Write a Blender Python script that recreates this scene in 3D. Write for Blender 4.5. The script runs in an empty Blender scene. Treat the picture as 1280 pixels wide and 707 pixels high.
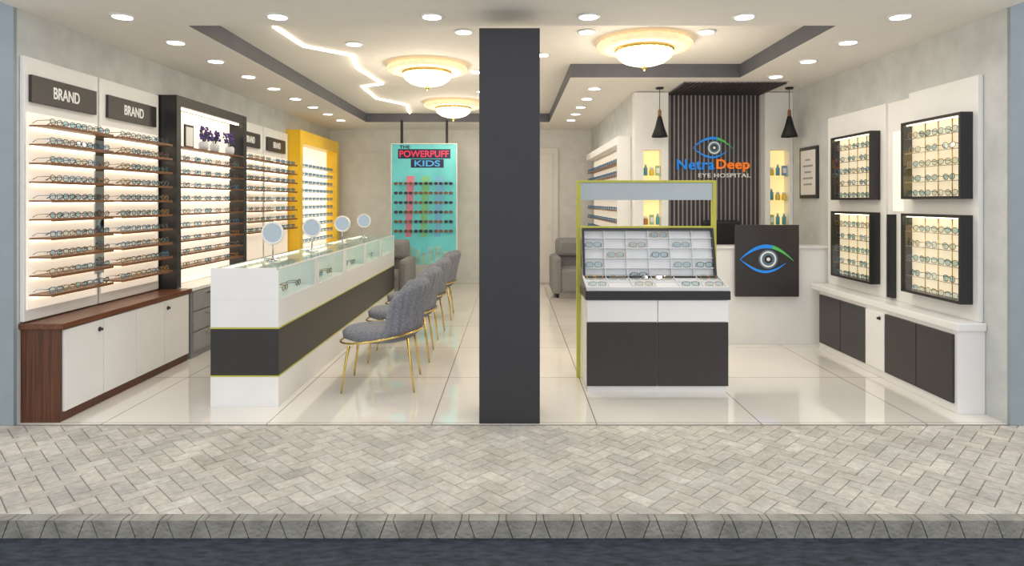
import bpy,bmesh,math,random
from math import sin,cos,pi,radians,atan2,sqrt
from mathutils import Vector,Matrix
random.seed(4)
sc=bpy.context.scene
col=sc.collection
sc.view_settings.view_transform='Standard'
EYE=1.54; F=800.0; CX=640.0; CY=251.0
H=2.87; HT=3.016; WX=3.42; YF=4.42; YB=12.0
WI=WX-.003
def lin(c):
    o=[]
    for v in c:
        v/=255.0
        o.append(v/12.92 if v<=.04045 else ((v+.055)/1.055)**2.4)
    return tuple(o)+(1.0,)
def mat(name,rgb,rough=.5,metal=0,emit=0,emitc=None,var=.06,scale=6,bump=0,stretch=(1,1,1),coat=0,bscale=None):
    m=bpy.data.materials.new(name); m.use_nodes=True
    nt=m.node_tree; b=nt.nodes['Principled BSDF']
    c=lin(rgb)
    tc=nt.nodes.new('ShaderNodeTexCoord'); mp=nt.nodes.new('ShaderNodeMapping')
    mp.inputs['Scale'].default_value=stretch
    n=nt.nodes.new('ShaderNodeTexNoise'); n.inputs['Scale'].default_value=scale; n.inputs['Detail'].default_value=5
    r=nt.nodes.new('ShaderNodeValToRGB')
    r.color_ramp.elements[0].position=.3; r.color_ramp.elements[1].position=.7
    r.color_ramp.elements[0].color=tuple(max(0,v*(1-var)) for v in c[:3])+(1,)
    r.color_ramp.elements[1].color=tuple(min(1,v*(1+var)) for v in c[:3])+(1,)
    nt.links.new(tc.outputs['Object'],mp.inputs[0]); nt.links.new(mp.outputs[0],n.inputs['Vector'])
    nt.links.new(n.outputs[0],r.inputs[0]); nt.links.new(r.outputs[0],b.inputs['Base Color'])
    b.inputs['Roughness'].default_value=rough; b.inputs['Metallic'].default_value=metal
    if coat: b.inputs['Coat Weight'].default_value=coat; b.inputs['Coat Roughness'].default_value=.04
    if emit:
        b.inputs['Emission Color'].default_value=lin(emitc or rgb); b.inputs['Emission Strength'].default_value=emit
    if bump:
        bn=nt.nodes.new('ShaderNodeBump'); bn.inputs['Strength'].default_value=bump; bn.inputs['Distance'].default_value=.01
        n2=nt.nodes.new('ShaderNodeTexNoise'); n2.inputs['Scale'].default_value=bscale or scale*6
        nt.links.new(mp.outputs[0],n2.inputs['Vector'])
        nt.links.new(n2.outputs[0],bn.inputs['Height']); nt.links.new(bn.outputs[0],b.inputs['Normal'])
    return m
def glassmat(name,tint=(255,255,255),boost=.03,rough=.02,k=.55):
    m=bpy.data.materials.new(name); m.use_nodes=True
    nt=m.node_tree; nt.nodes.clear()
    o=nt.nodes.new('ShaderNodeOutputMaterial'); mx=nt.nodes.new('ShaderNodeMixShader')
    t=nt.nodes.new('ShaderNodeBsdfTransparent'); g=nt.nodes.new('ShaderNodeBsdfGlossy')
    lw=nt.nodes.new('ShaderNodeLayerWeight'); lw.inputs[0].default_value=.5
    p=nt.nodes.new('ShaderNodeMath'); p.operation='POWER'; p.inputs[1].default_value=4.5
    a=nt.nodes.new('ShaderNodeMath'); a.operation='MULTIPLY_ADD'; a.inputs[1].default_value=k; a.inputs[2].default_value=boost; a.use_clamp=True
    t.inputs[0].default_value=lin(tint); g.inputs['Roughness'].default_value=rough
    nt.links.new(lw.outputs['Facing'],p.inputs[0]); nt.links.new(p.outputs[0],a.inputs[0]); nt.links.new(a.outputs[0],mx.inputs[0])
    nt.links.new(t.outputs[0],mx.inputs[1]); nt.links.new(g.outputs[0],mx.inputs[2]); nt.links.new(mx.outputs[0],o.inputs[0])
    return m
def gridmat(name,rgb,grout,w,h,ox,oy,rough,mortar=.004,var=.05,offset=0,plane='XY',scale=1.3,coat=0):
    m=mat(name,rgb,rough,var=var,scale=scale,coat=coat)
    nt=m.node_tree; b=nt.nodes['Principled BSDF']
    base=b.inputs['Base Color'].links[0].from_socket
    ge=nt.nodes.new('ShaderNodeNewGeometry'); mp=nt.nodes.new('ShaderNodeMapping')
    mp.inputs['Location'].default_value=(-ox,-oy,0)
    br=nt.nodes.new('ShaderNodeTexBrick'); br.offset=offset; br.squash=1
    br.inputs['Scale'].default_value=1; br.inputs['Brick Width'].default_value=w; br.inputs['Row Height'].default_value=h
    br.inputs['Mortar Size'].default_value=mortar; br.inputs['Mortar Smooth'].default_value=0
    mx=nt.nodes.new('ShaderNodeMixRGB'); mx.inputs[2].default_value=lin(grout)
    nt.links.new(ge.outputs['Position'],mp.inputs[0]); nt.links.new(mp.outputs[0],br.inputs['Vector'])
    nt.links.new(br.outputs['Fac'],mx.inputs[0]); nt.links.new(base,mx.inputs[1]); nt.links.new(mx.outputs[0],b.inputs['Base Color'])
    return m
# ---------- materials
m_ceil=mat('ceiling_paint',(240,235,227),.8,var=.015)
m_tray=mat('tray_edge_grey',(98,99,106),.6)
m_wall=mat('grey_plaster',(202,204,202),.75,var=.09,scale=5,bump=.3)
m_wallb=mat('back_plaster',(224,222,217),.3,var=.06,scale=6)
m_out=mat('facade_blue_grey',(150,161,167),.8,var=.04)
m_floor=gridmat('cream_marble_tile',(238,233,224),(150,140,125),1.14,1.14,-.555,4.45,.05,.004,.06,coat=.6)
m_pillar=mat('charcoal_paint',(50,51,55),.55,var=.04)
m_white=mat('white_laminate',(238,237,235),.25,var=.015)
m_whitem=mat('matte_white_panel',(238,237,233),.55,var=.015)
m_char=mat('charcoal_laminate',(52,48,49),.35,var=.06,scale=12)
m_black=mat('black_frame',(38,37,39),.35,var=.05)
m_grey=mat('grey_laminate',(150,152,152),.35,var=.04)
m_gold=mat('brushed_gold',(218,190,112),.25,1,var=.04)
m_lime=mat('yellow_green_trim',(190,190,75),.45,var=.04)
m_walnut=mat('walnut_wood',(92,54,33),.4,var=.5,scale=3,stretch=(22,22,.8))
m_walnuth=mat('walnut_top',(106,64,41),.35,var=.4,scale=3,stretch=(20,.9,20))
m_shelf=mat('wooden_shelf',(138,96,60),.4,var=.25,scale=4,stretch=(15,1,15))
m_shelfe=mat('wooden_shelf_edge',(120,78,44),.4,var=.2,scale=4,stretch=(15,1,15))
m_led=mat('warm_led',(255,238,205),.5,emit=5,emitc=(255,236,205))
m_ledw=mat('led_line',(255,245,225),.5,emit=9,emitc=(255,240,215))
m_panelglow=mat('backlit_cream_panel',(240,234,222),.6,emit=.45,emitc=(255,240,218),var=.01)
m_panelglow2=mat('backlit_white_panel',(242,236,226),.6,emit=.75,emitc=(255,242,224),var=.01)
m_boxglow=mat('backlit_case',(238,228,208),.6,emit=.7,emitc=(255,235,200),var=.01)
m_nicheglow=mat('niche_backlight',(240,218,168),.6,emit=.75,emitc=(255,218,148),var=.02)
m_yellow=mat('yellow_gloss',(236,190,38),.3,emit=.12,var=.03)
m_fabric=mat('grey_fabric',(132,134,142),.9,var=.28,scale=60,bump=.5)
m_sofa=mat('grey_upholstery',(140,138,138),.85,var=.12,scale=40,bump=.4)
m_glass=glassmat('clear_glass',(240,250,248),.03)
m_case=glassmat('case_glass',(250,250,246),.11,k=.5)
m_mirror=mat('mirror',(165,176,182),.03,1,var=.0)
m_chrome=mat('chrome',(200,200,205),.15,1,var=.0)
m_blkm=mat('matte_black',(26,26,28),.6,var=.05)
m_spot=mat('downlight_lens',(255,250,240),.5,emit=9,emitc=(255,248,238))
m_rim=mat('downlight_ring',(240,238,232),.4,var=.0)
m_lampo=mat('pleated_amber_glass',(245,225,190),.2,emit=.62,emitc=(255,222,172),var=.12,scale=20)
m_lampi=mat('lit_glass_bowl',(255,240,210),.2,emit=2.0,emitc=(255,232,190),var=.05)
m_text=mat('silver_lettering',(225,222,215),.4,var=.0,emit=.2)
m_hdr=mat('blue_grey_header',(178,190,197),.25,var=.03)
m_cell=mat('pale_grey_tray',(224,226,228),.4,var=.03)
m_blue=mat('logo_blue',(30,125,210),.5,var=0,emit=.4)
m_green=mat('logo_green',(80,180,90),.5,var=0,emit=.2)
m_orange=mat('logo_orange',(235,120,25),.5,var=0,emit=.4)
m_iris=mat('logo_iris',(90,120,140),.5,var=.1,emit=.1)
m_slat=mat('dark_slat',(60,55,56),.6,var=.1)
m_slatb=mat('slat_backing',(176,169,166),.7,var=.05,emit=.07)
m_teal=mat('poster_sky',(105,200,205),.5,var=.15,scale=3,emit=.12)
m_pink=mat('poster_pink',(225,60,95),.5,var=0,emit=.1)
m_spink=mat('poster_soft_pink',(225,140,165),.5,var=0)
m_navy=mat('poster_navy',(20,30,70),.5,var=0)
m_ygreen=mat('poster_green',(135,205,150),.5,var=.05)
m_sblue=mat('poster_blue',(80,170,230),.5,var=.05,emit=.1)
m_ssb=mat('poster_soft_blue',(125,190,228),.5,var=.05)
m_bld=mat('poster_buildings',(150,200,190),.5,var=.3,scale=9)
m_purple=mat('purple_blossom',(92,72,135),.8,var=.3,scale=30)
m_stem=mat('green_stem',(70,105,60),.8,var=.2)
m_vase=mat('white_ceramic',(205,208,214),.3,var=.02)
m_paper=mat('white_paper',(235,232,225),.8,var=.02)
m_door=mat('white_door',(236,232,226),.4,var=.02)
# ---------- mesh builder
W={}
class MB:
    def __init__(s): s.bm=bmesh.new()
    def box(s,x0,x1,y0,y1,z0,z1,m=0,side=None):
        x0,x1=min(x0,x1),max(x0,x1); y0,y1=min(y0,y1),max(y0,y1); z0,z1=min(z0,z1),max(z0,z1)
        v=[s.bm.verts.new((x,y,z)) for x in(x0,x1) for y in(y0,y1) for z in(z0,z1)]
        for i,q in enumerate(((0,1,3,2),(4,6,7,5),(0,4,5,1),(2,3,7,6),(0,2,6,4),(1,5,7,3))):
            f=s.bm.faces.new([v[k] for k in q]); f.material_index=m if(side is None or i>3) else side
        return s
    def tube(s,pts,r,seg=8,closed=False,m=0,cap=True):
        pts=[Vector(p) for p in pts]; n=len(pts); rings=[]
        up=None
        for i,p in enumerate(pts):
            a=pts[(i-1)%n] if (closed or i>0) else p
            b=pts[(i+1)%n] if (closed or i<n-1) else p
            t=(b-a).normalized()
            if up is None:
                up=Vector((0,0,1)) if abs(t.z)<.9 else Vector((1,0,0))
            u=(up-t*up.dot(t)).normalized(); w=t.cross(u); up=u
            rr=r[i] if isinstance(r,(list,tuple)) else r
            rings.append([s.bm.verts.new(p+(u*cos(2*pi*k/seg)+w*sin(2*pi*k/seg))*rr) for k in range(seg)])
        for i in range(n if closed else n-1):
            A=rings[i];B=rings[(i+1)%n]
            for k in range(seg):
                f=s.bm.faces.new((A[k],A[(k+1)%seg],B[(k+1)%seg],B[k])); f.material_index=m; f.smooth=True
        if not closed and cap:
            for R in(rings[0],rings[-1]):
                f=s.bm.faces.new(R); f.material_index=m
        return s
    def lathe(s,prof,seg=24,m=0,c=(0,0,0),rip=None):
        rings=[]
        for j,(r,z) in enumerate(prof):
            ring=[]
            for k in range(seg):
                a=2*pi*k/seg; rr=r*(1+(rip(j,a) if rip else 0))
                ring.append(s.bm.verts.new((c[0]+rr*cos(a),c[1]+rr*sin(a),c[2]+z)))
            rings.append(ring)
        for A,B in zip(rings,rings[1:]):
            for k in range(seg):
                f=s.bm.faces.new((A[k],A[(k+1)%seg],B[(k+1)%seg],B[k])); f.material_index=m; f.smooth=True
        for R in(rings[0],rings[-1]):
            f=s.bm.faces.new(R); f.material_index=m
        return s
    def poly(s,pts,m=0):
        f=s.bm.faces.new([s.bm.verts.new(p) for p in pts]); f.material_index=m; return s
    def mesh(s,name,mats):
        bmesh.ops.recalc_face_normals(s.bm,faces=s.bm.faces)
        me=bpy.data.meshes.new(name); s.bm.to_mesh(me); s.bm.free()
        for x in mats: me.materials.append(x)
        return me
    def obj(s,name,mats,parent=None,bevel=0,sub=0,label=None,cat=None,kind=None,group=None):
        if not isinstance(mats,(list,tuple)): mats=[mats]
        vs=[v.co for v in s.bm.verts]
        c=Vector(((min(v.x for v in vs)+max(v.x for v in vs))/2,(min(v.y for v in vs)+max(v.y for v in vs))/2,min(v.z for v in vs)))
        for v in s.bm.verts: v.co-=c
        o=bpy.data.objects.new(name,s.mesh(name,mats)); col.objects.link(o)
        W[o.name]=c
        if parent is not None:
            o.parent=parent; o.location=c-W[parent.name]
        else: o.location=c
        if bevel:
            b=o.modifiers.new('bevel','BEVEL'); b.width=bevel; b.segments=2; b.limit_method='ANGLE'
        if label:o['label']=label
        if cat:o['category']=cat
        if kind:o['kind']=kind
        if group:o['group']=group
        return o
def thing(name,label,cat,loc=(0,0,0),group=None):
    e=bpy.data.objects.new(name,None); e.empty_display_size=.1; col.objects.link(e)
    e.location=loc; W[e.name]=Vector(loc); e['label']=label; e['category']=cat
    if group:e['group']=group
    return e
def box(name,x0,x1,y0,y1,z0,z1,m,parent=None,bevel=0,**k):
    return MB().box(x0,x1,y0,y1,z0,z1).obj(name,m,parent,bevel,**k)
def dup(root,loc,rz=0,label=None):
    def rec(o,p):
        c=o.copy(); col.objects.link(c)
        if p is not None: c.parent=p
        for ch in [x for x in bpy.data.objects if x.parent==o]: rec(ch,c)
        return c
    r=rec(root,None); r.location=loc; r.rotation_euler=(0,0,rz)
    if label:r['label']=label
    return r
def text(body,width,height,m,parent,pos,rot,name='lettering',bold=.0,extr=.003,space=1.0):
    cu=bpy.data.curves.new('t','FONT'); cu.body=body; cu.align_x='CENTER'; cu.align_y='CENTER'; cu.extrude=.01; cu.offset=bold; cu.space_character=space
    t=bpy.data.objects.new('t',cu); col.objects.link(t); bpy.context.view_layer.update()
    me=bpy.data.meshes.new_from_object(t.evaluated_get(bpy.context.evaluated_depsgraph_get()))
    bpy.data.objects.remove(t)
    xs=[v.co.x for v in me.vertices]; ys=[v.co.y for v in me.vertices]
    cx=(min(xs)+max(xs))/2; cy=(min(ys)+max(ys))/2; sx=width/(max(xs)-min(xs)); sy=height/(max(ys)-min(ys))
    for v in me.vertices: v.co=Vector(((v.co.x-cx)*sx,(v.co.y-cy)*sy,v.co.z*extr/.01))
    me.materials.clear(); me.materials.append(m)
    o=bpy.data.objects.new(name,me); col.objects.link(o)
    W[o.name]=Vector(pos)
    o.parent=parent; o.location=Vector(pos)-W[parent.name]; o.rotation_euler=rot
    return o
RF=(pi/2,0,0); RL=(pi/2,0,pi/2); RR=(pi/2,0,-pi/2)

# ================= STRUCTURE
box('floor',-WX-.2,WX+.2,YF,YB+.2,-.1,0,m_floor,kind='structure')
box('wall_left',-WX-.2,-WX,YF,YB+.2,0,H+.3,m_wall,kind='structure')
box('wall_right',WX,WX+.2,YF,YB+.2,0,H+.3,m_wall,kind='structure')
box('wall_back',-WX,WX,YB,YB+.2,0,H+.3,m_wallb,kind='structure')
box('wall_front_left',-6,-WX,YF-.03,YF-.001,0,3.6,m_out,kind='structure')
box('wall_front_right',WX,6,YF-.03,YF-.001,0,3.6,m_out,kind='structure')
PX=1.49; PY=7.94
MB().box(PX,WX,PY,PY+.12,0,H).box(PX,PX+.12,PY+.12,YB,0,H).obj('wall_partition',m_wall,kind='structure')
b=MB()
b.box(-WX,WX,4.05,4.86,H,HT+.05,0,1)
b.box(-WX,-2.46,4.86,YB,H,HT+.05,0,1)
b.box(2.46,WX,4.86,6.9,H,HT+.05,0,1)
b.box(.63,WX,6.9,YB,H,HT+.05,0,1)
b.box(-2.46,.63,10.8,YB,H,HT+.05,0,1)
b.box(-WX,WX,4.05,YB,HT+.05,HT+.2,0)
b.box(-2.46,2.46,4.86,10.8,HT,HT+.05,0)
b.obj('ceiling',[m_ceil,m_tray],kind='structure')
b=MB()
for i in range(3): b.box(-3.2+i*.96,-3.2+i*.96+.95,YB-.02,YB,.0,2.45)
b.obj('trim_1',m_wallb,kind='structure',bevel=.004)
d=MB().box(-.2,.86,YB-.05,YB,0,2.53).box(-.1,.76,YB-.065,YB-.05,.02,2.42).box(.66,.70,YB-.11,YB-.065,1.0,1.1).obj('door_1',m_door,kind='structure',bevel=.004)
# pavement with herringbone pavers
def pavement():
    bm=bmesh.new(); cl=bm.loops.layers.float_color.new('Col')
    s=.088; g=.004; N=68; R=Matrix.Rotation(pi/4,4,'Z'); C=Vector((0,3.78,0))
    def brick(x0,x1,y0,y1):
        c=R@Vector(((x0+x1)/2,(y0+y1)/2,0))+C
        if abs(c.x)>5.25 or not(2.9<c.y<4.65): return
        k=random.uniform(.83,1.04); base=lin((202,198,190)); t=random.uniform(-.02,.02)
        cc=(base[0]*k*(1+t),base[1]*k,base[2]*k*(1-t),1)
        v=[]
        for z,e in((0,g*.9),(-.005,g*.4)):
            for (x,y) in((x0+e,y0+e),(x1-e,y0+e),(x1-e,y1-e),(x0+e,y1-e)):
                v.append(bm.verts.new(R@Vector((x,y,z))+C))
        fs=[bm.faces.new(v[:4])]
        for k2 in range(4): fs.append(bm.faces.new((v[k2],v[4+k2],v[4+(k2+1)%4],v[(k2+1)%4])))
        for f in fs:
            for l in f.loops: l[cl]=cc
    for i in range(-N,N):
        for j in range(-N,N):
            k=(i-j)%4
            if k==0: brick(i*s,(i+2)*s,j*s,(j+1)*s)
            if k==3: brick(i*s,(i+1)*s,j*s,(j+2)*s)
    for co,no in(((5,0,0),(1,0,0)),((-5,0,0),(-1,0,0)),((0,YF-.032,0),(0,1,0)),((0,3.15,0),(0,-1,0))):
        bmesh.ops.bisect_plane(bm,geom=bm.verts[:]+bm.edges[:]+bm.faces[:],plane_co=co,plane_no=no,clear_outer=True)
    x0,x1,y0,y1,z0,z1=-5,5,3.15,YF-.0,-.085,-.004
    v=[bm.verts.new((x,y,z)) for x in(x0,x1) for y in(y0,y1) for z in(z0,z1)]
    for q in((0,1,3,2),(4,6,7,5),(0,4,5,1),(2,3,7,6),(0,2,6,4),(1,5,7,3)):
        f=bm.faces.new([v[k] for k in q])
        for l in f.loops: l[cl]=lin((138,133,125))
    bmesh.ops.recalc_face_normals(bm,faces=bm.faces)
    me=bpy.data.meshes.new('pavement'); bm.to_mesh(me); bm.free()
    m=bpy.data.materials.new('stone_paver'); m.use_nodes=True; nt=m.node_tree; p=nt.nodes['Principled BSDF']
    a=nt.nodes.new('ShaderNodeAttribute'); a.attribute_name='Col'
    ge=nt.nodes.new('ShaderNodeNewGeometry')
    src=a.outputs['Color']
    for scl,lo,hi in((2.6,.74,1.15),(22,.80,1.14)):
        n=nt.nodes.new('ShaderNodeTexNoise'); n.inputs['Scale'].default_value=scl; n.inputs['Detail'].default_value=9; n.inputs['Roughness'].default_value=.75
        r=nt.nodes.new('ShaderNodeValToRGB'); r.color_ramp.elements[0].position=.34; r.color_ramp.elements[1].position=.66
        r.color_ramp.elements[0].color=(lo,lo*.99,lo*.97,1); r.color_ramp.elements[1].color=(hi,hi*.995,hi*.985,1)
        mx=nt.nodes.new('ShaderNodeMixRGB'); mx.blend_type='MULTIPLY'; mx.inputs[0].default_value=1
        nt.links.new(ge.outputs['Position'],n.inputs['Vector']); nt.links.new(n.outputs[0],r.inputs[0])
        nt.links.new(src,mx.inputs[1]); nt.links.new(r.outputs[0],mx.inputs[2]); src=mx.outputs[0]
    nt.links.new(src,p.inputs['Base Color'])
    p.inputs['Roughness'].default_value=.85
    me.materials.append(m)
    o=bpy.data.objects.new('pavement',me); col.objects.link(o)
    o['label']='grey beige stone pavers laid in herringbone pattern'; o['category']='pavement'; o['kind']='structure'
pavement()
m_kerb=mat('kerb_stone',(150,148,139),.9,var=.25,scale=9,bump=.8,stretch=(1,1,1))
m_kerbj=mat('kerb_joint',(108,105,96),.9,var=.2,scale=16)
def kerb():
    b=MB()
    b.box(-5,5,3.092,3.15,-.15,-.004,1)
    n=110; w=10/n
    for i in range(n):
        def edge(k):
            s_=.028*(1 if k%2 else -1)
            x=-5+k*w
            if k in(0,n): s_=0
            return x+s_,x-s_
        (b0,t0),(b1,t1)=edge(i),edge(i+1); g=.0025
        vs=[(b0+g,-.15),(b1-g,-.15),(t1-g,0),(t0+g,0)]
        f=[b.bm.verts.new((p[0],3.085,p[1])) for p in vs]; k=[b.bm.verts.new((p[0],3.149,p[1])) for p in vs]
        b.bm.faces.new(f); b.bm.faces.new(k[::-1])
        for q in range(4): b.bm.faces.new((f[q],k[q],k[(q+1)%4],f[(q+1)%4]))
    return b.obj('kerb',[m_kerb,m_kerbj],label='rough stone kerb edging the paved footpath',cat='kerb',kind='structure')
kerb()
m_road=mat('dark_asphalt',(52,58,68),.85,var=.6,scale=14,bump=1,stretch=(1,3,1))
box('road',-8,8,.5,3.13,-.25,-.085,m_road,label='dark bluish asphalt road beside the kerb',cat='road',kind='structure')
box('pillar',-.227,.193,4.425,4.80,0.001,2.735,m_pillar,label='charcoal painted square pillar at the shop entrance',cat='pillar',bevel=.004)

# ================= LIGHTS
def downlight(x,y,z,e=8):
    b=MB(); b.lathe([(.085,0),(.085,-.008),(.068,-.012)],20,1); b.lathe([(.066,-.011),(.066,-.0135)],20,0)
    o=b.obj('downlight',[m_spot,m_rim],label='round recessed white ceiling downlight',cat='ceiling light',group='recessed ceiling downlights')
    o.location=(x,y,z-.0135)
    l=bpy.data.lights.new('light_source','SPOT'); l.energy=e; l.spot_size=radians(150); l.spot_blend=.9; l.shadow_soft_size=.07; l.color=(1,.955,.89)
    lo=bpy.data.objects.new('light_source',l); col.objects.link(lo); lo.parent=o; lo.location=(0,0,-.01)
P=15.5
for x in(-2.8,-1.685,-.575,.55,1.67,2.79): downlight(x,4.6,H,P*.85)
for y in(5.35,6.07,6.82,7.55,8.3,9.03,9.76,10.5): downlight(-2.81,y,H,P*.9)
for y in(5.35,6.07,6.82): downlight(2.81,y,H,P)
for y in(7.55,8.3,9.03,9.76,10.5): downlight(.97,y,H,P*1.2)
for x,y in((-.42,5.57),(.65,5.57),(1.69,5.57),(-1.48,6.0),(.3,6.45),(-.4,8.6),(-.4,7.3)): downlight(x,y,HT,P)
def chandelier(x,y,s=1):
    r=thing('ceiling_lamp','round pleated amber glass ceiling lamp with glowing bowl','ceiling lamp',(x,y,HT),group='pleated glass ceiling lamps')
    rip=lambda j,a:.022*cos(30*a)
    MB().lathe([(.12*s,0),(.34*s,-.005),(.41*s,-.02),(.43*s,-.045),(.42*s,-.075),(.36*s,-.085),(.26*s,-.075)],120,0,(x,y,HT),rip).obj('glass_rim',m_lampo,r)
    MB().lathe([(.26*s,-.076),(.27*s,-.09),(.25*s,-.10)],60,0,(x,y,HT)).obj('gold_band',m_gold,r)
    MB().lathe([(.25*s,-.085),(.255*s,-.12),(.235*s,-.16),(.18*s,-.20),(.10*s,-.225),(.02,-.235)],96,0,(x,y,HT),lambda j,a:.03*cos(24*a)).obj('lamp_shade',m_lampi,r)
    MB().lathe([(.018,-.235),(.024,-.25),(.012,-.27),(.004,-.28)],12,0,(x,y,HT)).obj('finial',m_gold,r)
    l=bpy.data.lights.new('light_source','POINT'); l.energy=22; l.shadow_soft_size=.2; l.color=(1,.88,.72)
    lo=bpy.data.objects.new('light_source',l); col.objects.link(lo); lo.parent=r; lo.location=(0,0,-.5)
chandelier(-.92,6.95); chandelier(-.88,9.6); chandelier(1.22,5.9)
pts=[]
for px,py in((342,32),(378,56),(440,68),(446,84),(478,104),(452,107),(470,122),(508,130),(523,150)):
    Y=(HT-EYE)*F/(CY-py); pts.append(((px-CX)*Y/F,min(Y,10.7),HT-.012))
MB().tube(pts,.010,6).obj('led_line_light',m_ledw,label='zigzag white linear light set into the ceiling recess',cat='linear light')

# ================= EYEWEAR
def eyewear_mesh(name,mr,ml,shape=0,thick=.0028):
    b=MB()
    for sx in(-1,1):
        loop=[]
        for k in range(14):
            a=2*pi*k/14; ex=.65 if shape==0 else .95
            cx,sy=cos(a),sin(a)
            x=.029*math.copysign(abs(cx)**ex,cx); z=.0215*math.copysign(abs(sy)**ex,sy)
            loop.append((sx*.036+x,0,.026+z+(.003*sx*x/.03 if shape==2 else 0)))
        b.tube(loop,thick,5,True,0)
        b.poly([(p[0],.0005,p[2]) for p in loop],1)
        b.tube([(sx*.066,0,.034),(sx*.071,.006,.035),(sx*.071,.09,.032),(sx*.07,.125,.012)],[thick,thick,thick*.8,thick],5,False,0)
    b.tube([(-.009,0,.032),(0,-.002,.036),(.009,0,.032)],thick,5,False,0)
    return b.mesh(name,[mr,ml])
fr=[('black',(25,24,26),0),('gold wire',(165,122,58),.6),('tortoiseshell',(105,66,36),0),('blue',(60,115,160),0),('grey metal',(120,120,125),.6),('brown',(120,80,54),0)]
m_lens=glassmat('blue_coated_lens',(172,210,226),.10,.05)
m_lens2=glassmat('clear_lens',(215,232,235),.10,.05)
m_dark=mat('dark_lens',(35,32,34),.08,var=0)
m_dark2=mat('amber_lens',(110,70,40),.08,var=0)
EM=[]
for i,(n,c,me) in enumerate(fr):
    mm=mat('frame_'+n.replace(' ','_'),c,.3,me,var=0)
    EM.append((n,eyewear_mesh('eyeglasses',mm,m_lens if i%2==0 else m_lens2,i%3)))
SUN=[('black',eyewear_mesh('sunglasses',EM[0][1].materials[0],m_dark,1)),('brown',eyewear_mesh('sunglasses',EM[2][1].materials[0],m_dark2,1))]
def eyewear(x,y,z,rz,where,group,rx=0,kind='eyeglasses',s=1,sy=None,pick=None):
    n,me=pick or random.choice(EM if kind=='eyeglasses' else SUN)
    o=bpy.data.objects.new(kind,me); col.objects.link(o)
    o.location=(x,y,z); o.rotation_euler=(rx,0,rz+random.uniform(-.06,.06)); o.scale=(s,sy or s,s)
    o['label']=('%s framed %s %s'%(n,kind,where)); o['category']='glasses' if kind=='eyeglasses' else 'sunglasses'; o['group']=group
    return o
STUFF=bmesh.new()
def stuff_eyewear(x,y,z,rz,s=1):
    me=EM[0][1]
    t=Matrix.Translation((x,y,z))@Matrix.Rotation(rz,4,'Z')@Matrix.Scale(s,4)
    tmp=bmesh.new(); tmp.from_mesh(me); bmesh.ops.transform(tmp,matrix=t,verts=tmp.verts)
    tm=bpy.data.meshes.new('x'); tmp.to_mesh(tm); tmp.free(); STUFF.from_mesh(tm); bpy.data.meshes.remove(tm)

# ================= LEFT WALL DISPLAYS
SZ=[.885+.132*i for i in range(10)]
def bay(Y0,Y1,label,n,zs,signs,grp,s=1,stuff=False):
    r=thing('wall_display_unit',label,'display shelf',(-WI,(Y0+Y1)/2,.7))
    box('back_panel',-WI,-WX+.035,Y0,Y1,.70,2.55,m_whitem,r,bevel=.003)
    box('light_panel',-WX+.035,-WX+.04,Y0+.02,Y1-.02,.78,2.16,m_panelglow,r)
    for z in zs:
        MB().box(-WX+.04,-3.225,Y0+.04,Y1-.06,z-.013,z).box(-3.225,-3.217,Y0+.04,Y1-.06,z-.017,z+.002,2).box(-WX+.045,-WX+.058,Y0+.05,Y1-.07,z-.021,z-.0132,1).obj('shelf',[m_shelf,m_led,m_shelfe],r)
        step=(Y1-Y0-.12)/n
        for k in range(n):
            y=Y0+.05+step*(k+.5)
            if stuff: stuff_eyewear(-3.245,y,z+.001,pi/2,s)
            else: eyewear(-3.245,y,z+.001,pi/2,'on a lit wooden wall shelf',grp,s=s)
    for a,bb in signs:
        sg=thing('brand_sign','black rectangular wall sign with silver lettering','sign',(-WX+.04,(a+bb)/2,2.24),group='black signs above the shelves')
        box('sign_board',-WX+.036,-WX+.06,a,bb,2.235,2.425,m_char,sg,bevel=.002)
        text('BRAND',(bb-a)*.40,.085,m_text,sg,(-WX+.061,(a+bb)/2,2.33),RL,bold=.012)
bay(4.44,5.23,'white backlit wall panel with ten wooden shelves of spectacles',5,SZ,[(4.48,5.18)],'spectacles on the wall shelves',.95)
bay(5.25,6.13,'white backlit wall panel with wooden shelves beside the black framed unit',5,SZ,[(5.33,6.05)],'spectacles on the wall shelves')
bay(7.80,8.70,'white backlit wall panel with wooden shelves near the yellow unit',4,SZ[2:],[(7.9,8.55)],'spectacles on the wall shelves',1.05)
bay(8.72,9.66,'white backlit wall panel with shelves next to the yellow unit',4,SZ[2:],[(8.8,9.5)],'spectacles on the wall shelves',1.05,True)
box('wall_mirror',-WX+.041,-WX+.052,5.175,5.285,.95,2.1,m_mirror,label='narrow vertical mirror strip between shelf bays',cat='mirror')
# black framed unit
r=thing('framed_display_unit','tall black framed display unit with lit white interior','display shelf',(-WI,6.95,.69))
MB().box(-WI,-3.22,6.15,6.23,.695,2.56).box(-WI,-3.22,7.68,7.77,.695,2.56).box(-WI,-3.22,6.23,7.68,2.46,2.56).obj('outer_frame',m_black,r,bevel=.003)
box('back_panel',-WI,-WX+.03,6.23,7.68,.70,2.46,m_panelglow2,r)
box('led_strip',-3.30,-3.27,6.26,7.66,2.445,2.459,m_led,r)
for z in SZ:
    MB().box(-WX+.03,-3.225,6.235,7.675,z-.010,z).box(-3.225,-3.217,6.235,7.675,z-.013,z+.002,2).box(-WX+.035,-WX+.048,6.26,7.66,z-.018,z-.0102,1).obj('shelf',[m_shelf,m_led,m_shelfe],r)
    if z<2.0:
        for k in range(6): eyewear(-3.245,6.38+k*.23,z+.001,pi/2,'on a shelf inside the black framed unit','spectacles in the black framed unit',s=1.0)
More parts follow.
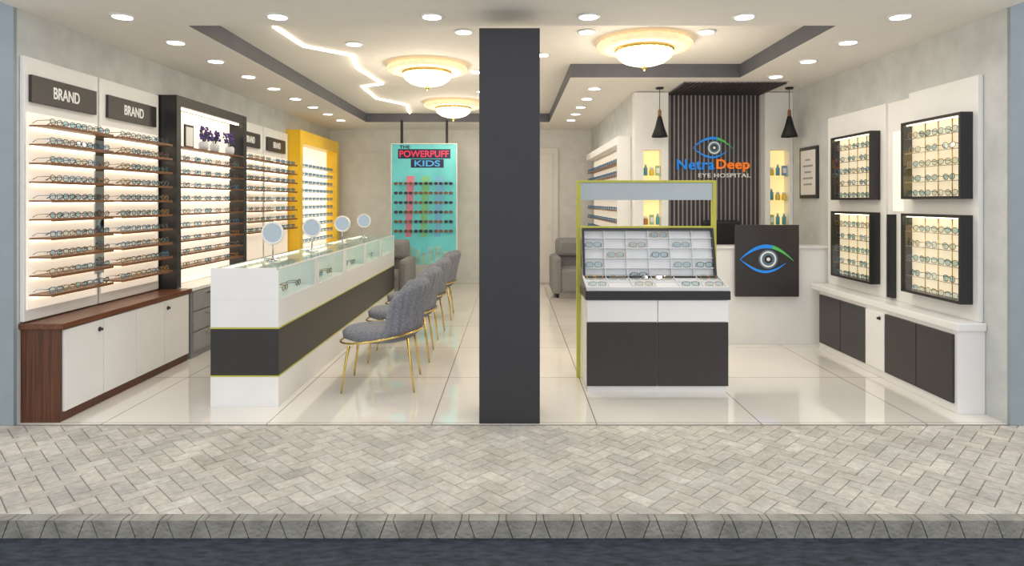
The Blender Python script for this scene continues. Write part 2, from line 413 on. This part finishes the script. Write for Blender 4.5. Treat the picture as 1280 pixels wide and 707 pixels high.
# yellow unit
r=thing('yellow_display_unit','bright yellow framed display unit with lit shelves','display shelf',(-WI,10.7,.69))
MB().box(-WI,-3.2,9.68,9.80,.695,2.62).box(-WI,-3.2,11.7,11.82,.695,2.62).box(-WI,-3.2,9.8,11.7,2.42,2.62).obj('outer_frame',m_yellow,r,bevel=.003)
box('back_panel',-WI,-WX+.03,9.8,11.7,.70,2.42,m_panelglow2,r)
for z in SZ:
    MB().box(-WX+.03,-3.245,9.80,11.70,z-.010,z).box(-WX+.035,-WX+.048,9.82,11.66,z-.018,z-.0102,1).obj('shelf',[m_white,m_led],r)
    for k in range(9): stuff_eyewear(-3.262,9.95+k*.2,z+.001,pi/2,1.1)
# base cabinet (walnut)
r=thing('base_cabinet','low walnut cabinet with white doors below the shelves','cabinet',(-3.27,5.33,0))
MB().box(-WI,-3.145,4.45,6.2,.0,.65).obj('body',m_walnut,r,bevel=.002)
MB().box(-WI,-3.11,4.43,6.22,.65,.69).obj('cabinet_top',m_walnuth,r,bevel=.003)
ys=[4.47+.43*i for i in range(5)]
for i in range(4):
    d=box('door',-3.145,-3.125,ys[i]+.003,ys[i+1]-.003,.07,.64,m_white,r,bevel=.002)
    if i in(0,3):
        yy=ys[i+1]-.05 if i==0 else ys[i]+.05
        o=MB().lathe([(.018,0),(.018,.006),(.008,.012),(.011,.022)],14,0,(0,0,0)).obj('knob',m_black,d)
        o.rotation_euler=(0,pi/2,0); o.location=(.01,yy-W[d.name].y,.50)
# grey drawer cabinet
r=thing('drawer_cabinet','grey drawer cabinet with white top beside the walnut cabinet','cabinet',(-3.27,6.97,0))
box('body',-WI,-3.13,6.24,7.7,0,.66,m_grey,r,bevel=.003)
box('cabinet_top',-WI,-3.11,6.24,7.7,.66,.69,m_white,r,bevel=.003)
for j in range(3):
    for i in range(2):
        d=box('drawer',-3.13,-3.112,6.26+i*.72,6.96+i*.72,.06+j*.2,.25+j*.2,m_grey,r,bevel=.003)
        box('handle',-3.112,-3.095,6.5+i*.72,6.72+i*.72,.205+j*.2,.217+j*.2,m_chrome,d)
r=thing('base_cabinet','low white wall cabinet under the distant shelves','cabinet',(-3.27,9.7,0))
box('body',-WI,-3.15,7.72,11.8,0,.66,m_whitem,r,bevel=.003)
box('cabinet_top',-WI,-3.11,7.72,11.8,.66,.69,m_walnuth,r)
for i in range(8): box('door',-3.15,-3.13,7.75+i*.5,8.24+i*.5,.07,.64,m_white,r)
# decor
def plant(y):
    z=SZ[-1]
    r=thing('potted_flower','purple flowers in a pale ceramic vase on shelf','flowers',(-3.30,y,z),group='purple flower vases')
    MB().lathe([(.035,0.001),(.05,.03),(.052,.08),(.04,.10),(.036,.1)],20,0,(-3.30,y,z)).obj('vase',m_vase,r)
    b=MB(); c=MB()
    for k in range(20):
        a=random.uniform(0,2*pi); q=random.uniform(.02,.11); hh=random.uniform(.13,.24)
        e=(max(-3.36,-3.30+q*cos(a)*.6),y+q*sin(a),z+hh)
        b.tube([(-3.30,y,z+.08),((-3.30+e[0])/2,(y+e[1])/2,z+hh*.7),e],.0025,4)
        for t in range(4):
            c.lathe([(.003,-.012),(.013,0),(.003,.012)],7,0,(e[0]+random.uniform(-.012,.012),e[1]+random.uniform(-.018,.018),e[2]+random.uniform(-.02,.02)))
    b.obj('stem',m_stem,r); c.obj('blossom',m_purple,r)
plant(6.85); plant(7.10); plant(7.48)
def photoframe(y,h,w,lab):
    z=SZ[-1]
    r=thing('picture_frame',lab,'picture frame',(-3.3,y,z))
    MB().box(-3.30,-3.285,y-w/2,y+w/2,z+.001,z+h).obj('frame',m_black,r,bevel=.002)
    box('picture',-3.2849,-3.283,y-w/2+.02,y+w/2-.02,z+.025,z+h-.022,m_paper,r)
photoframe(6.52,.24,.18,'small black framed picture standing on the top shelf')

# ================= SHOWCASE COUNTER
CX0,CX1,CY0,CY1,CZ=-2.257,-1.748,4.79,9.5,1.037
r=thing('showcase_counter','long white and charcoal counter with glass showcase top','counter',((CX0+CX1)/2,(CY0+CY1)/2,0))
box('plinth',CX0,CX1,CY0,CY1,0,.225,m_white,r,bevel=.002)
box('middle_band',CX0,CX1,CY0,CY1,.235,.583,m_char,r,bevel=.002)
box('gold_strip',CX0-.003,CX1+.003,CY0-.003,CY1+.003,.225,.235,m_lime,r)
box('gold_strip',CX0-.003,CX1+.003,CY0-.003,CY1+.003,.583,.593,m_lime,r)
b=MB(); b.box(CX0,CX1,CY0,CY1,.593,.80); b.box(CX0,CX1,CY0,CY0+.02,.80,CZ); b.box(CX0,CX0+.02,CY0+.02,CY1,.80,CZ-.008); b.box(CX0,CX1,CY1-.02,CY1,.80,CZ-.008)
for y in(5.75,6.7,7.64,8.57): b.box(CX0+.02,CX1,y-.012,y+.012,.80,CZ-.008)
for y in(5.75,6.7,7.64,8.57): b.box(CX1-.02,CX1+.001,y-.05,y+.05,.80,CZ-.008)
b.box(CX1-.012,CX1+.001,CY0,CY1,CZ-.014,CZ)
b.obj('upper_body',m_white,r,bevel=.002)
box('glass_top',CX0+.02,CX1-.013,CY0+.02,CY1-.02,CZ-.008,CZ,m_glass,r)
MB().poly([(CX1-.004,CY0+.02,.80),(CX1-.004,CY1-.02,.80),(CX1-.004,CY1-.02,CZ-.014),(CX1-.004,CY0+.02,CZ-.014)]).obj('glass_front',m_glass,r)
b=MB()
b.box(CX0+.02,CX0+.03,CY0+.03,CY1-.03,CZ-.03,CZ-.012); b.obj('led_strip',m_led,r)
for i in range(14):
    y=4.95+i*.32
    if any(abs(y-q)<.1 for q in(5.75,6.7,7.64,8.57)): y+=.1
    eyewear(CX1-.12,y,.801,pi/2,'inside the glass counter showcase','spectacles in the counter showcase',s=1.1)
for (px,Y) in((341,5.35),(390,6.4),(428,7.5),(455,8.6)):
    x=(px-CX)*Y/F
    r=thing('table_mirror','round tabletop mirror with white rim on counter','mirror',(x,Y,CZ),group='round mirrors on the counter')
    MB().lathe([(.06,.001),(.06,.01),(.012,.02),(.008,.06)],24,0,(x,Y,CZ)).obj('base',m_chrome,r)
    MB().tube([(x,Y,CZ+.05),(x,Y,CZ+.15)],.007,8).obj('stand',m_chrome,r)
    zc=CZ+.235
    ring=[(x+.086*cos(a),Y-.002,zc+.086*sin(a)) for a in[2*pi*k/36 for k in range(36)]]
    MB().tube(ring,.010,8,True).obj('rim',m_white,r)
    b=MB(); f=[(x+.084*cos(2*pi*k/36),Y-.004,zc+.084*sin(2*pi*k/36)) for k in range(36)]
    b.poly(f); b.poly([(p[0],Y+.004,p[2]) for p in f]); b.obj('mirror_glass',m_mirror,r)

# ================= CHAIRS
def build_chair():
    r=thing('dining_chair','grey fabric shell chair with ribbed back and gold legs','chair',(0,0,0),group='grey shell chairs along the counter')
    b=MB(); prof=[(.02,.385),(.22,.385),(.268,.41),(.272,.455),(.245,.485),(.14,.496),(.02,.498)]
    b.lathe(prof,36,0,(0,-.02,0))
    for v in b.bm.verts:
        if v.co.y<-.02: v.co.y=-.02+(v.co.y+.02)*1.22
    b.obj('seat',m_fabric,r)
    b=MB(); NA=84; NZ=9; AM=80; A0=radians(-AM); A1=radians(AM); grid=[]
    for side in(0,1):
        g=[]
        for i in range(NA+1):
            t=i/NA; a=A0+(A1-A0)*t; q=abs(a)/radians(AM)
            h=.455-.15*(q**4); col_=[]
            rib=.012*abs(sin(i*pi/6))
            for j in range(NZ+1):
                w=j/NZ; z=.425+h*w
                prof_=sqrt(max(0,1-(2*w-1)**6))*sqrt(max(0,1-q**10))
                R=.285+.02*w*(1-q)+((.035+rib) if side else -.025)*prof_
                col_.append(b.bm.verts.new((R*sin(a),R*cos(a)-.02+.08*w*w*(1-q*.4),z)))
            g.append(col_)
        grid.append(g)
    G0,G1=grid
    def q4(a,b_,c,d):
        try:
            f=b.bm.faces.new((a,b_,c,d)); f.smooth=True
        except: pass
    for i in range(NA):
        for j in range(NZ):
            q4(G0[i][j],G0[i+1][j],G0[i+1][j+1],G0[i][j+1]); q4(G1[i][j],G1[i][j+1],G1[i+1][j+1],G1[i+1][j])
        q4(G0[i][NZ],G0[i+1][NZ],G1[i+1][NZ],G1[i][NZ]); q4(G0[i][0],G1[i][0],G1[i+1][0],G0[i+1][0])
    for i in(0,NA):
        for j in range(NZ): q4(G0[i][j],G0[i][j+1],G1[i][j+1],G1[i][j])
    b.obj('backrest',m_fabric,r)
    ring=[(.33*sin(a),.345*cos(a)-.02,.43+.055*cos(a)) for a in[2*pi*k/40 for k in range(40)]]
    MB().tube(ring,.009,8,True).obj('frame_ring',m_gold,r)
    for sx,sy in((-1,-1),(1,-1),(-1,1),(1,1)):
        MB().tube([(sx*.235,sy*.235-.02,.405+.03*sy),(sx*.255,sy*.265-.02,.2),(sx*.27,sy*.29-.02,0)],[.0115,.010,.0075],8).obj('leg',m_gold,r)
    return r
ch=build_chair()
ch.location=(-1.07,5.40,0); ch.rotation_euler=(0,0,-pi/2+.05)
for x,y,a in((-1.07,6.35,0.05),(-1.08,7.35,-.03),(-1.06,8.5,.04)): dup(ch,(x,y,0),-pi/2+a)

# ================= HANGING POSTER DISPLAY
Y=10.5; X0,X1,Z0,Z1=-1.97,-.91,.50,2.47
r=thing('hanging_display_board','teal childrens eyewear display board hung on black straps','display board',((X0+X1)/2,Y,Z0))
box('board',X0,X1,Y,Y+.04,Z0,Z1,m_teal,r,bevel=.004)
MB().box(X0-.012,X0,Y-.03,Y+.05,Z0-.01,Z1+.01).box(X1,X1+.012,Y-.03,Y+.05,Z0-.01,Z1+.01).box(X0,X1,Y-.03,Y+.05,Z1,Z1+.012).obj('frame',m_whitem,r)
for x in(X0+.16,X1-.16): box('strap',x-.02,x+.02,Y+.005,Y+.03,Z1+.012,H-.002,m_blkm,r)
box('title_plate',-1.87,-1.01,Y-.004,Y-.001,2.235,2.39,m_navy,r,bevel=.001)
box('title_plate',-1.66,-1.12,Y-.004,Y-.001,2.085,2.225,m_navy,r,bevel=.001)
text('POWERPUFF',.81,.11,m_pink,r,(-1.44,Y-.008,2.312),RF,bold=.02,extr=.002)
text('THE',.17,.05,m_navy,r,(-1.76,Y-.006,2.425),RF,bold=.02,extr=.002)
text('KIDS',.42,.10,m_sblue,r,(-1.39,Y-.008,2.155),RF,bold=.02,extr=.002)
for x,mm in((-1.68,m_spink),(-1.43,m_ygreen),(-1.2,m_ssb)):
    b=MB(); b.poly([(x-.07,Y-.002,.95),(x+.03,Y-.002,.95),(x+.08,Y-.002,1.95),(x-.05,Y-.002,1.95)]); b.obj('colour_stripe',mm,r)
b=MB()
for i in range(9):
    x=X0+.02+i*.115; hh=.12+.14*abs(sin(i*2.3)); b.box(x,x+.09,Y-.004,Y-.001,Z0+.01,Z0+.05+hh)
b.obj('colour_block',m_bld,r)
for j in range(6):
    z=1.02+j*.155
    MB().box(X0+.04,X1-.04,Y-.10,Y,z-.006,z).obj('shelf',m_glass,r)
    for k in range(6): eyewear(X0+.12+k*.163,Y-.09,z+.001,0,'on the hanging display board','sunglasses on the hanging board',kind='sunglasses',s=1.05,sy=.6)

# ================= ARMCHAIRS
def armchair(x,y,w,label,rz=0):
    r=thing('armchair',label,'armchair',(0,0,0))
    hw=w/2
    MB().box(-hw+.14,hw-.14,-.36,.30,.08,.46).obj('seat',m_sofa,r,bevel=.05)
    MB().box(-hw+.10,hw-.10,.18,.40,.10,.92).obj('backrest',m_sofa,r,bevel=.06)
    MB().box(-hw+.13,hw-.13,.10,.22,.62,.90).obj('cushion',m_sofa,r,bevel=.055)
    for sx in(-1,1): MB().box(sx*hw,sx*(hw-.16),-.38,.36,.06,.66).obj('armrest',m_sofa,r,bevel=.06)
    for sx in(-1,1):
        for sy in(-1,1): MB().lathe([(.02,0),(.025,.08)],10,0,(sx*(hw-.1),sy*.28,0)).obj('leg',m_blkm,r)
    r.location=(x,y,0); r.rotation_euler=(0,0,rz)
    return r
armchair(1.04,10.5,.82,'grey padded armchair by the corridor wall')
armchair(-1.93,10.0,.76,'grey padded armchair beyond the counter end',.0)

# ================= KIOSK
r=thing('display_kiosk','white and charcoal display kiosk with yellow-green frame','display stand',(1.17,5.4,0))
box('plinth',.61,1.735,5.17,5.55,0,.045,m_white,r)
box('body',.60,1.745,5.17,5.555,.045,.745,m_white,r,bevel=.002)
for x0,x1 in((.603,1.170),(1.176,1.742)):
    box('door',x0,x1,5.15,5.17,.05,.56,m_char,r,bevel=.002)
    box('drawer',x0,x1,5.15,5.17,.568,.742,m_white,r,bevel=.002)
MB().box(.59,1.755,5.135,5.555,.745,.815).obj('counter_slab',m_black,r,bevel=.002)
def sloped(name,mb_boxes,mats,origin,th):
    b=MB()
    for q in mb_boxes: b.box(*q)
    me=b.mesh(name,mats); o=bpy.data.objects.new(name,me); col.objects.link(o)
    W[o.name]=Vector(origin); o.parent=r; o.location=Vector(origin)-W[r.name]; o.rotation_euler=(th,0,0); return o
tw=1.145
bx=[(0,tw,0,.33,0,.012,0),(0,tw,0,.01,.012,.03,0),(0,tw,.32,.33,.012,.03,0),(0,.01,.01,.32,.012,.03,0),(tw-.01,tw,.01,.32,.012,.03,0)]
for i in range(1,6): bx.append((i*tw/6-.003,i*tw/6+.003,.01,.32,.012,.026,0))
bx.append((.01,tw-.01,.155,.161,.012,.026,0))
sloped('display_tray',bx,[m_cell],(.60,5.14,.818),.22)
GK=[EM[4],EM[1],EM[0],EM[4]]
GK=[(n,eyewear_mesh('eyeglasses',me.materials[0],m_lens2,0,.0022)) for n,me in GK]
for i in range(6):
    for j in range(2):
        if (i,j) in((1,0),(4,1),(3,0)): continue
        y=.06+j*.155
        eyewear(.60+(i+.5)*tw/6,5.14+y*cos(.22),.818+y*sin(.22)+.02,0,'in the sloped kiosk tray','spectacles in the kiosk',rx=.22-1.1,sy=.12,pick=random.choice(GK))
bw=1.13; bh=.43; th=-.24
bx=[(0,bw,0,.02,0,bh,0),(0,.018,-.04,0,0,bh,1),(bw-.018,bw,-.04,0,0,bh,1),(.018,bw-.018,-.04,0,bh-.018,bh,1),(.018,bw-.018,-.04,0,0,.018,1)]
for i in range(1,6): bx.append((i*bw/6-.003,i*bw/6+.003,-.025,0,.018,bh-.018,0))
for j in range(1,5): bx.append((.018,bw-.018,-.03,0,j*bh/5-.003,j*bh/5+.003,0))
sloped('grid_board',bx,[m_cell,m_black],(.602,5.44,.88),th)
for (i,j) in((0,1),(2,3),(3,2),(4,3),(5,1),(1,2),(4,1),(2,0),(3,4),(0,3)):
    v=j*bh/5+.010
    n,me=random.choice(GK)
    o=bpy.data.objects.new('eyeglasses',me); col.objects.link(o)
    o.location=(.602+(i+.5)*bw/6,5.44+v*sin(.24)-.028,.88+v*cos(.24)); o.rotation_euler=(-.24,0,0); o.scale=(1,.15,1)
    o['label']=n+' framed folded eyeglasses on the kiosk grid board'; o['category']='glasses'; o['group']='spectacles in the kiosk'
b=MB(); b.box(.565,.597,5.57,5.63,.0,1.72); b.box(1.748,1.78,5.57,5.63,.0,1.72); b.box(.597,1.748,5.57,5.63,1.70,1.72); b.box(.597,1.748,5.575,5.625,1.305,1.32)
b.obj('frame',m_lime,r,bevel=.002)
box('header_panel',.597,1.748,5.58,5.62,1.548,1.70,m_hdr,r)

# ================= RECEPTION DESK
DY=6.88
r=thing('reception_desk','glossy white reception desk with dark logo panel','desk',(2.65,7.1,0))
MB().box(1.95,WX-.01,DY,DY+.06,0,1.03).box(1.95,2.0,DY+.06,DY+.6,0,1.03).box(2.0,WX-.01,DY+.2,DY+.6,.70,.74).obj('body',m_white,r,bevel=.003)
box('desk_top',1.93,WX-.005,DY-.02,DY+.24,1.03,1.055,m_white,r,bevel=.004)
lp=box('logo_panel',2.385,3.06,DY-.06,DY-.021,.52,1.285,m_char,r,bevel=.003)
def stroke(b,f,w,n,m,t0=0,t1=1,o=(0,0,0),s=1):
    P_=[]
    for i in range(n+1):
        t=t0+(t1-t0)*i/n; x,z=f(t); x2,z2=f(min(1,t+.01)); x1,z1=f(max(0,t-.01)); dx,dz=x2-x1,z2-z1; L=sqrt(dx*dx+dz*dz)+1e-9
        ww=w(t)/2; P_.append(((x-dz/L*ww,z+dx/L*ww),(x+dz/L*ww,z-dx/L*ww)))
    for (a,b1),(c,d) in zip(P_,P_[1:]):
        q=[(o[0]+s*p[0],o[1],o[2]+s*p[1]) for p in(a,b1,d,c)]
        b.poly(q,m)
def eyelogo(parent,cx,y,cz,s,name='eye_emblem'):
    b=MB()
    up=lambda t:(-1+2.0*t,-.03+.52*sin(pi*min(1,t*.97))**.9-.12*t*t)
    lo=lambda t:(-1+1.7*t,-.03-.46*sin(pi*t*.9))
    wu=lambda t:.02+.12*sin(pi*min(1,t*1.02))
    stroke(b,up,wu,24,0,0,.6,(cx,y,cz),s)
    stroke(b,up,wu,20,1,.6,1,(cx,y,cz),s)
    stroke(b,lo,lambda t:.02+.08*sin(pi*t),24,0,0,1,(cx,y,cz),s)
    for R,mm,dy in((.36,2,-.001),(.30,3,-.002),(.24,2,-.003),(.15,4,-.004),(.07,3,-.005)):
        b.poly([(cx+s*(.05+R*cos(2*pi*k/28)),y+dy,cz+s*(-.02+R*sin(2*pi*k/28))) for k in range(28)],mm)
    return b.obj(name,[m_blue,m_green,m_iris,m_text,m_black],parent)
eyelogo(lp,2.715,DY-.063,.925,.285)
# office chair
r=thing('office_chair','black padded office chair behind the reception desk','chair',(2.5,7.5,0))
MB().box(2.27,2.73,7.62,7.69,.62,1.31).obj('backrest',m_blkm,r,bevel=.035)
MB().box(2.26,2.74,7.24,7.66,.46,.54).obj('seat',m_blkm,r,bevel=.03)
MB().tube([(2.5,7.45,.06),(2.5,7.45,.46)],.025,10).tube([(2.5,7.6,.48),(2.5,7.70,.55),(2.5,7.70,.8)],.018,8).obj('pole',m_chrome,r)
b=MB()
for k in range(5):
    a=2*pi*k/5; b.tube([(2.5,7.45,.08),(2.5+.27*cos(a),7.45+.27*sin(a),.055)],.018,8); b.lathe([(.02,0),(.028,.02),(.02,.05)],10,0,(2.5+.27*cos(a),7.45+.27*sin(a),0))
b.obj('base',m_blkm,r)

# slat wall
r=thing('slat_panel','dark vertical slat feature panel turning onto the ceiling','wall panel',(2.49,PY-.03,0))
b=MB(); b.box(1.908,3.072,PY-.02,PY-.002,0,H-.003,1)
b.box(1.908,3.072,7.1,PY-.02,H-.012,H-.003,1)
n=22; w=1.16/n
for i in range(n):
    x=1.91+i*w
    b.box(x,x+w*.62,PY-.035,PY-.02,0,H-.012,0); b.box(x,x+w*.62,7.1,PY-.035,H-.03,H-.012,0)
b.obj('slats',[m_slat,m_slatb],r)
sg=thing('shop_logo_sign','blue and orange shop lettering with eye emblem on slats','sign',(2.47,PY-.05,1.8))
eyelogo(sg,2.48,PY-.050,2.20,.25)
text('Netra',.46,.13,m_blue,sg,(2.265,PY-.048,1.99),RF,bold=.02,extr=.008,space=1.08)
text('Deep',.41,.155,m_orange,sg,(2.725,PY-.048,1.975),RF,bold=.02,extr=.008,space=1.08)
text('EYE HOSPITAL',.64,.05,m_text,sg,(2.62,PY-.048,1.855),RF,bold=.005,extr=.006,space=1.1)

# niches
def bottle_mesh(c,i):
    b=MB()
    if i%3==0: b.lathe([(.02,0),(.024,.005),(.024,.09),(.012,.105),(.012,.12)],16,0); b.lathe([(.014,.12),(.014,.14)],16,1)
    elif i%3==1: b.box(-.026,.026,-.018,.018,0,.12,0); b.box(-.02,.02,-.0185,-.018,.03,.09,1)
    else: b.lathe([(.028,0),(.03,.01),(.03,.06),(.02,.075)],16,0); b.lathe([(.022,.075),(.022,.10)],16,1)
    return b.mesh('bottle',[mat('bottle_'+str(i),c,.3,var=.02),m_white])
BT=[(n_,bottle_mesh(c,i)) for i,(n_,c) in enumerate((('white',(235,235,230)),('white and blue',(120,160,205)),('yellow',(235,200,80)),('teal',(90,160,170)),('pale green',(160,195,130)),('amber',(190,130,70))))]
def niche(x0,x1,ox0,ox1,label):
    r=thing('niche_cabinet',label,'display cabinet',((x0+x1)/2,PY-.08,0))
    y0=PY-.16; y1=PY-.002
    MB().box(x0,ox0,y0,y1,0,H-.01).box(ox1,x1,y0,y1,0,H-.01).box(ox0,ox1,y0,y1,2.16,H-.01).box(ox0,ox1,y0,y1,0,.95).obj('body',m_whitem,r,bevel=.002)
    box('light_panel',ox0,ox1,PY-.01,y1,.95,2.16,m_nicheglow,r)
    for j in range(4):
        z=.95+j*.30
        if j: box('shelf',ox0,ox1,y0+.01,PY-.01,z-.008,z,m_glass,r)
        for i in range(3):
            n_,me=random.choice(BT)
            o=bpy.data.objects.new('bottle',me); col.objects.link(o)
            o.location=(ox0+(ox1-ox0)*(i+.5)/3,y0+.06,z+.001)
            o['label']=n_+' lens care bottle standing in a lit niche'; o['category']='bottle'; o['group']='bottles in the lit niches'
niche(PX,1.903,1.60,1.82,'white niche cabinet with warm lit shelves of bottles')
niche(3.077,WI,3.14,3.37,'narrow white niche cabinet with lit bottles beside slats')
for x in(1.73,3.25):
    y=7.5
    r=thing('pendant_lamp','black cone pendant lamp with slim wooden neck','pendant lamp',(x,y,H),group='black pendant lamps')
    MB().tube([(x,y,H-.003),(x,y,2.60)],.004,6).obj('cord',m_blkm,r)
    MB().lathe([(.045,H-.02),(.045,H-.003)],16,0,(x,y,0)).obj('canopy',m_blkm,r)
    MB().lathe([(.012,2.61),(.02,2.59),(.02,2.52)],14,0,(x,y,0)).obj('neck',m_shelf,r)
    MB().lathe([(.022,2.53),(.03,2.50),(.055,2.40),(.095,2.29),(.092,2.288),(.05,2.40),(.02,2.50)],24,0,(x,y,0)).obj('lamp_shade',m_blkm,r)
    MB().lathe([(.01,2.30),(.03,2.32),(.028,2.36),(.01,2.40)],14,0,(x,y,0)).obj('bulb',m_led,r)
# corridor side display
r=thing('wall_display_unit','white lit shelf unit on the corridor side wall','display shelf',(PX-.06,9.3,.8))
PI=PX-.003
MB().box(PX-.03,PI,8.0,11.4,.75,2.35).box(PX-.17,PX-.03,8.0,8.06,.75,2.35).box(PX-.17,PX-.03,8.06,11.4,2.25,2.35).obj('body',m_whitem,r)
box('light_panel',PX-.035,PX-.03,8.08,11.35,.8,2.22,m_panelglow,r)
for j in range(8):
    z=.95+j*.155
    box('shelf',PX-.16,PX-.035,8.06,11.35,z-.012,z,m_shelf,r)
    for k in range(16): stuff_eyewear(PX-.15,8.2+k*.2,z+.001,-pi/2)
# certificate
r=thing('framed_certificate','black framed white certificate hung on grey wall','picture frame',(WI-.02,7.34,1.57))
box('frame',WX-.025,WI,7.12,7.56,1.57,2.16,m_black,r,bevel=.003)
box('picture',WX-.028,WX-.0255,7.16,7.52,1.61,2.12,m_paper,r)
b=MB()
for i,(a,c) in enumerate(((7.24,7.44),(7.22,7.46),(7.26,7.42),(7.22,7.46),(7.28,7.40))): b.box(WX-.030,WX-.0282,a,c,1.72+i*.07,1.74+i*.07)
b.obj('print',m_grey,r)

# ================= RIGHT WALL
r=thing('wall_panel','tall white wall panel behind the glass display cases','wall panel',(WX-.02,5.7,.66))
MB().box(WX-.04,WI,4.64,5.45,.661,2.455).box(WX-.04,WI,5.79,6.85,.661,2.42).box(WX-.02,WI,5.45,5.79,.661,2.42).obj('panel',m_whitem,r,bevel=.003)
box('shelf_strip',WX-.028,WX-.0205,5.55,5.70,1.45,2.15,m_panelglow,r)
box('dark_post',WX-.06,WX-.0205,5.66,5.74,.68,1.42,m_black,r)
r=thing('base_cabinet','low white cabinet with charcoal doors under display cases','cabinet',(3.3,5.65,0))
MB().box(3.22,WI,4.62,6.7,0,.60).obj('body',m_white,r,bevel=.002)
box('cabinet_top',3.20,WI,4.60,6.85,.60,.66,m_white,r,bevel=.01)
for y0,y1,mm,kn in((4.65,5.07,m_char,0),(5.07,5.50,m_char,0),(5.50,5.80,m_white,1),(5.80,6.24,m_char,0),(6.24,6.67,m_char,0)):
    d=box('door',3.20,3.22,y0+.004,y1-.004,.07,.57,mm,r,bevel=.002)
    if kn:
        o=MB().lathe([(.016,0),(.016,.006),(.008,.012),(.011,.022)],14,0).obj('knob',m_blkm,d); o.rotation_euler=(0,-pi/2,0); o.location=(-.01,-.08,.45)
def case(Y0,Y1,Z0,Z1,lab):
    X0=3.285; X1=WX-.042
    r=thing('glass_display_case',lab,'display case',((X0+X1)/2,(Y0+Y1)/2,Z0),group='black framed glass wall cases')
    t=.022
    MB().box(X0,X1,Y0,Y0+t,Z0,Z1).box(X0,X1,Y1-t,Y1,Z0,Z1).box(X0,X1,Y0+t,Y1-t,Z1-t,Z1).box(X0,X1,Y0+t,Y1-t,Z0,Z0+t).obj('case_frame',m_black,r,bevel=.002)
    box('light_panel',X1-.008,X1,Y0+t,Y1-t,Z0+t,Z1-t,m_boxglow,r)
    box('led_strip',X0+.03,X0+.04,Y0+t+.01,Y1-t-.01,Z1-t-.008,Z1-t-.0005,m_led,r)
    MB().poly([(X0+.004,Y0+t,Z0+t),(X0+.004,Y1-t,Z0+t),(X0+.004,Y1-t,Z1-t),(X0+.004,Y0+t,Z1-t)]).obj('glass_door',m_case,r)
    n=5; hh=(Z1-Z0-2*t)/n
    b=MB()
    for yy in(Y0+.2,Y0+.36,Y0+.52): b.tube([(X1-.014,yy,Z0+t),(X1-.014,yy,Z1-t)],.004,6)
    b.obj('rod',m_gold,r)
    for j in range(n):
        z=Z0+t+j*hh
        if j: box('shelf',X0+.012,X1-.02,Y0+t,Y1-t,z-.005,z,m_chrome,r)
        nn=3 if j%2 else 4
        for k in range(nn):
            eyewear(X0+.022,Y0+.05+(k+.5)*(Y1-Y0-.1)/nn,z+.001,-pi/2,'inside a black framed wall case','spectacles in the wall cases',s=1.05,sy=.5)
case(4.69,5.41,1.555,2.195,'square black framed glass case high on white wall panel')
case(4.69,5.41,.78,1.435,'square black framed glass case just above the white ledge')
case(5.87,6.60,1.55,2.185,'upper black framed glass case near the reception desk')
case(5.87,6.60,.775,1.435,'lower black framed glass case near the reception desk')

# remaining eyewear as stuff
me=bpy.data.meshes.new('eyeglasses'); STUFF.to_mesh(me); STUFF.free()
me.materials.append(EM[3][1].materials[0]); me.materials.append(m_lens)
o=bpy.data.objects.new('eyeglasses_rows',me); col.objects.link(o)
o['kind']='stuff'; o['label']='rows of small spectacles on distant lit shelves'; o['category']='glasses'

# ================= WORLD / CAMERA
w=bpy.data.worlds.new('world'); sc.world=w; w.use_nodes=True
bg=w.node_tree.nodes['Background']; bg.inputs[0].default_value=(.98,.985,1,1); bg.inputs[1].default_value=1.2
cam=bpy.data.cameras.new('camera'); cam.lens=22.5; cam.sensor_width=36; cam.shift_y=-(353.5-CY)/1280
co=bpy.data.objects.new('camera',cam); col.objects.link(co); co.location=(0,0,EYE); co.rotation_euler=(pi/2,0,0); sc.camera=co
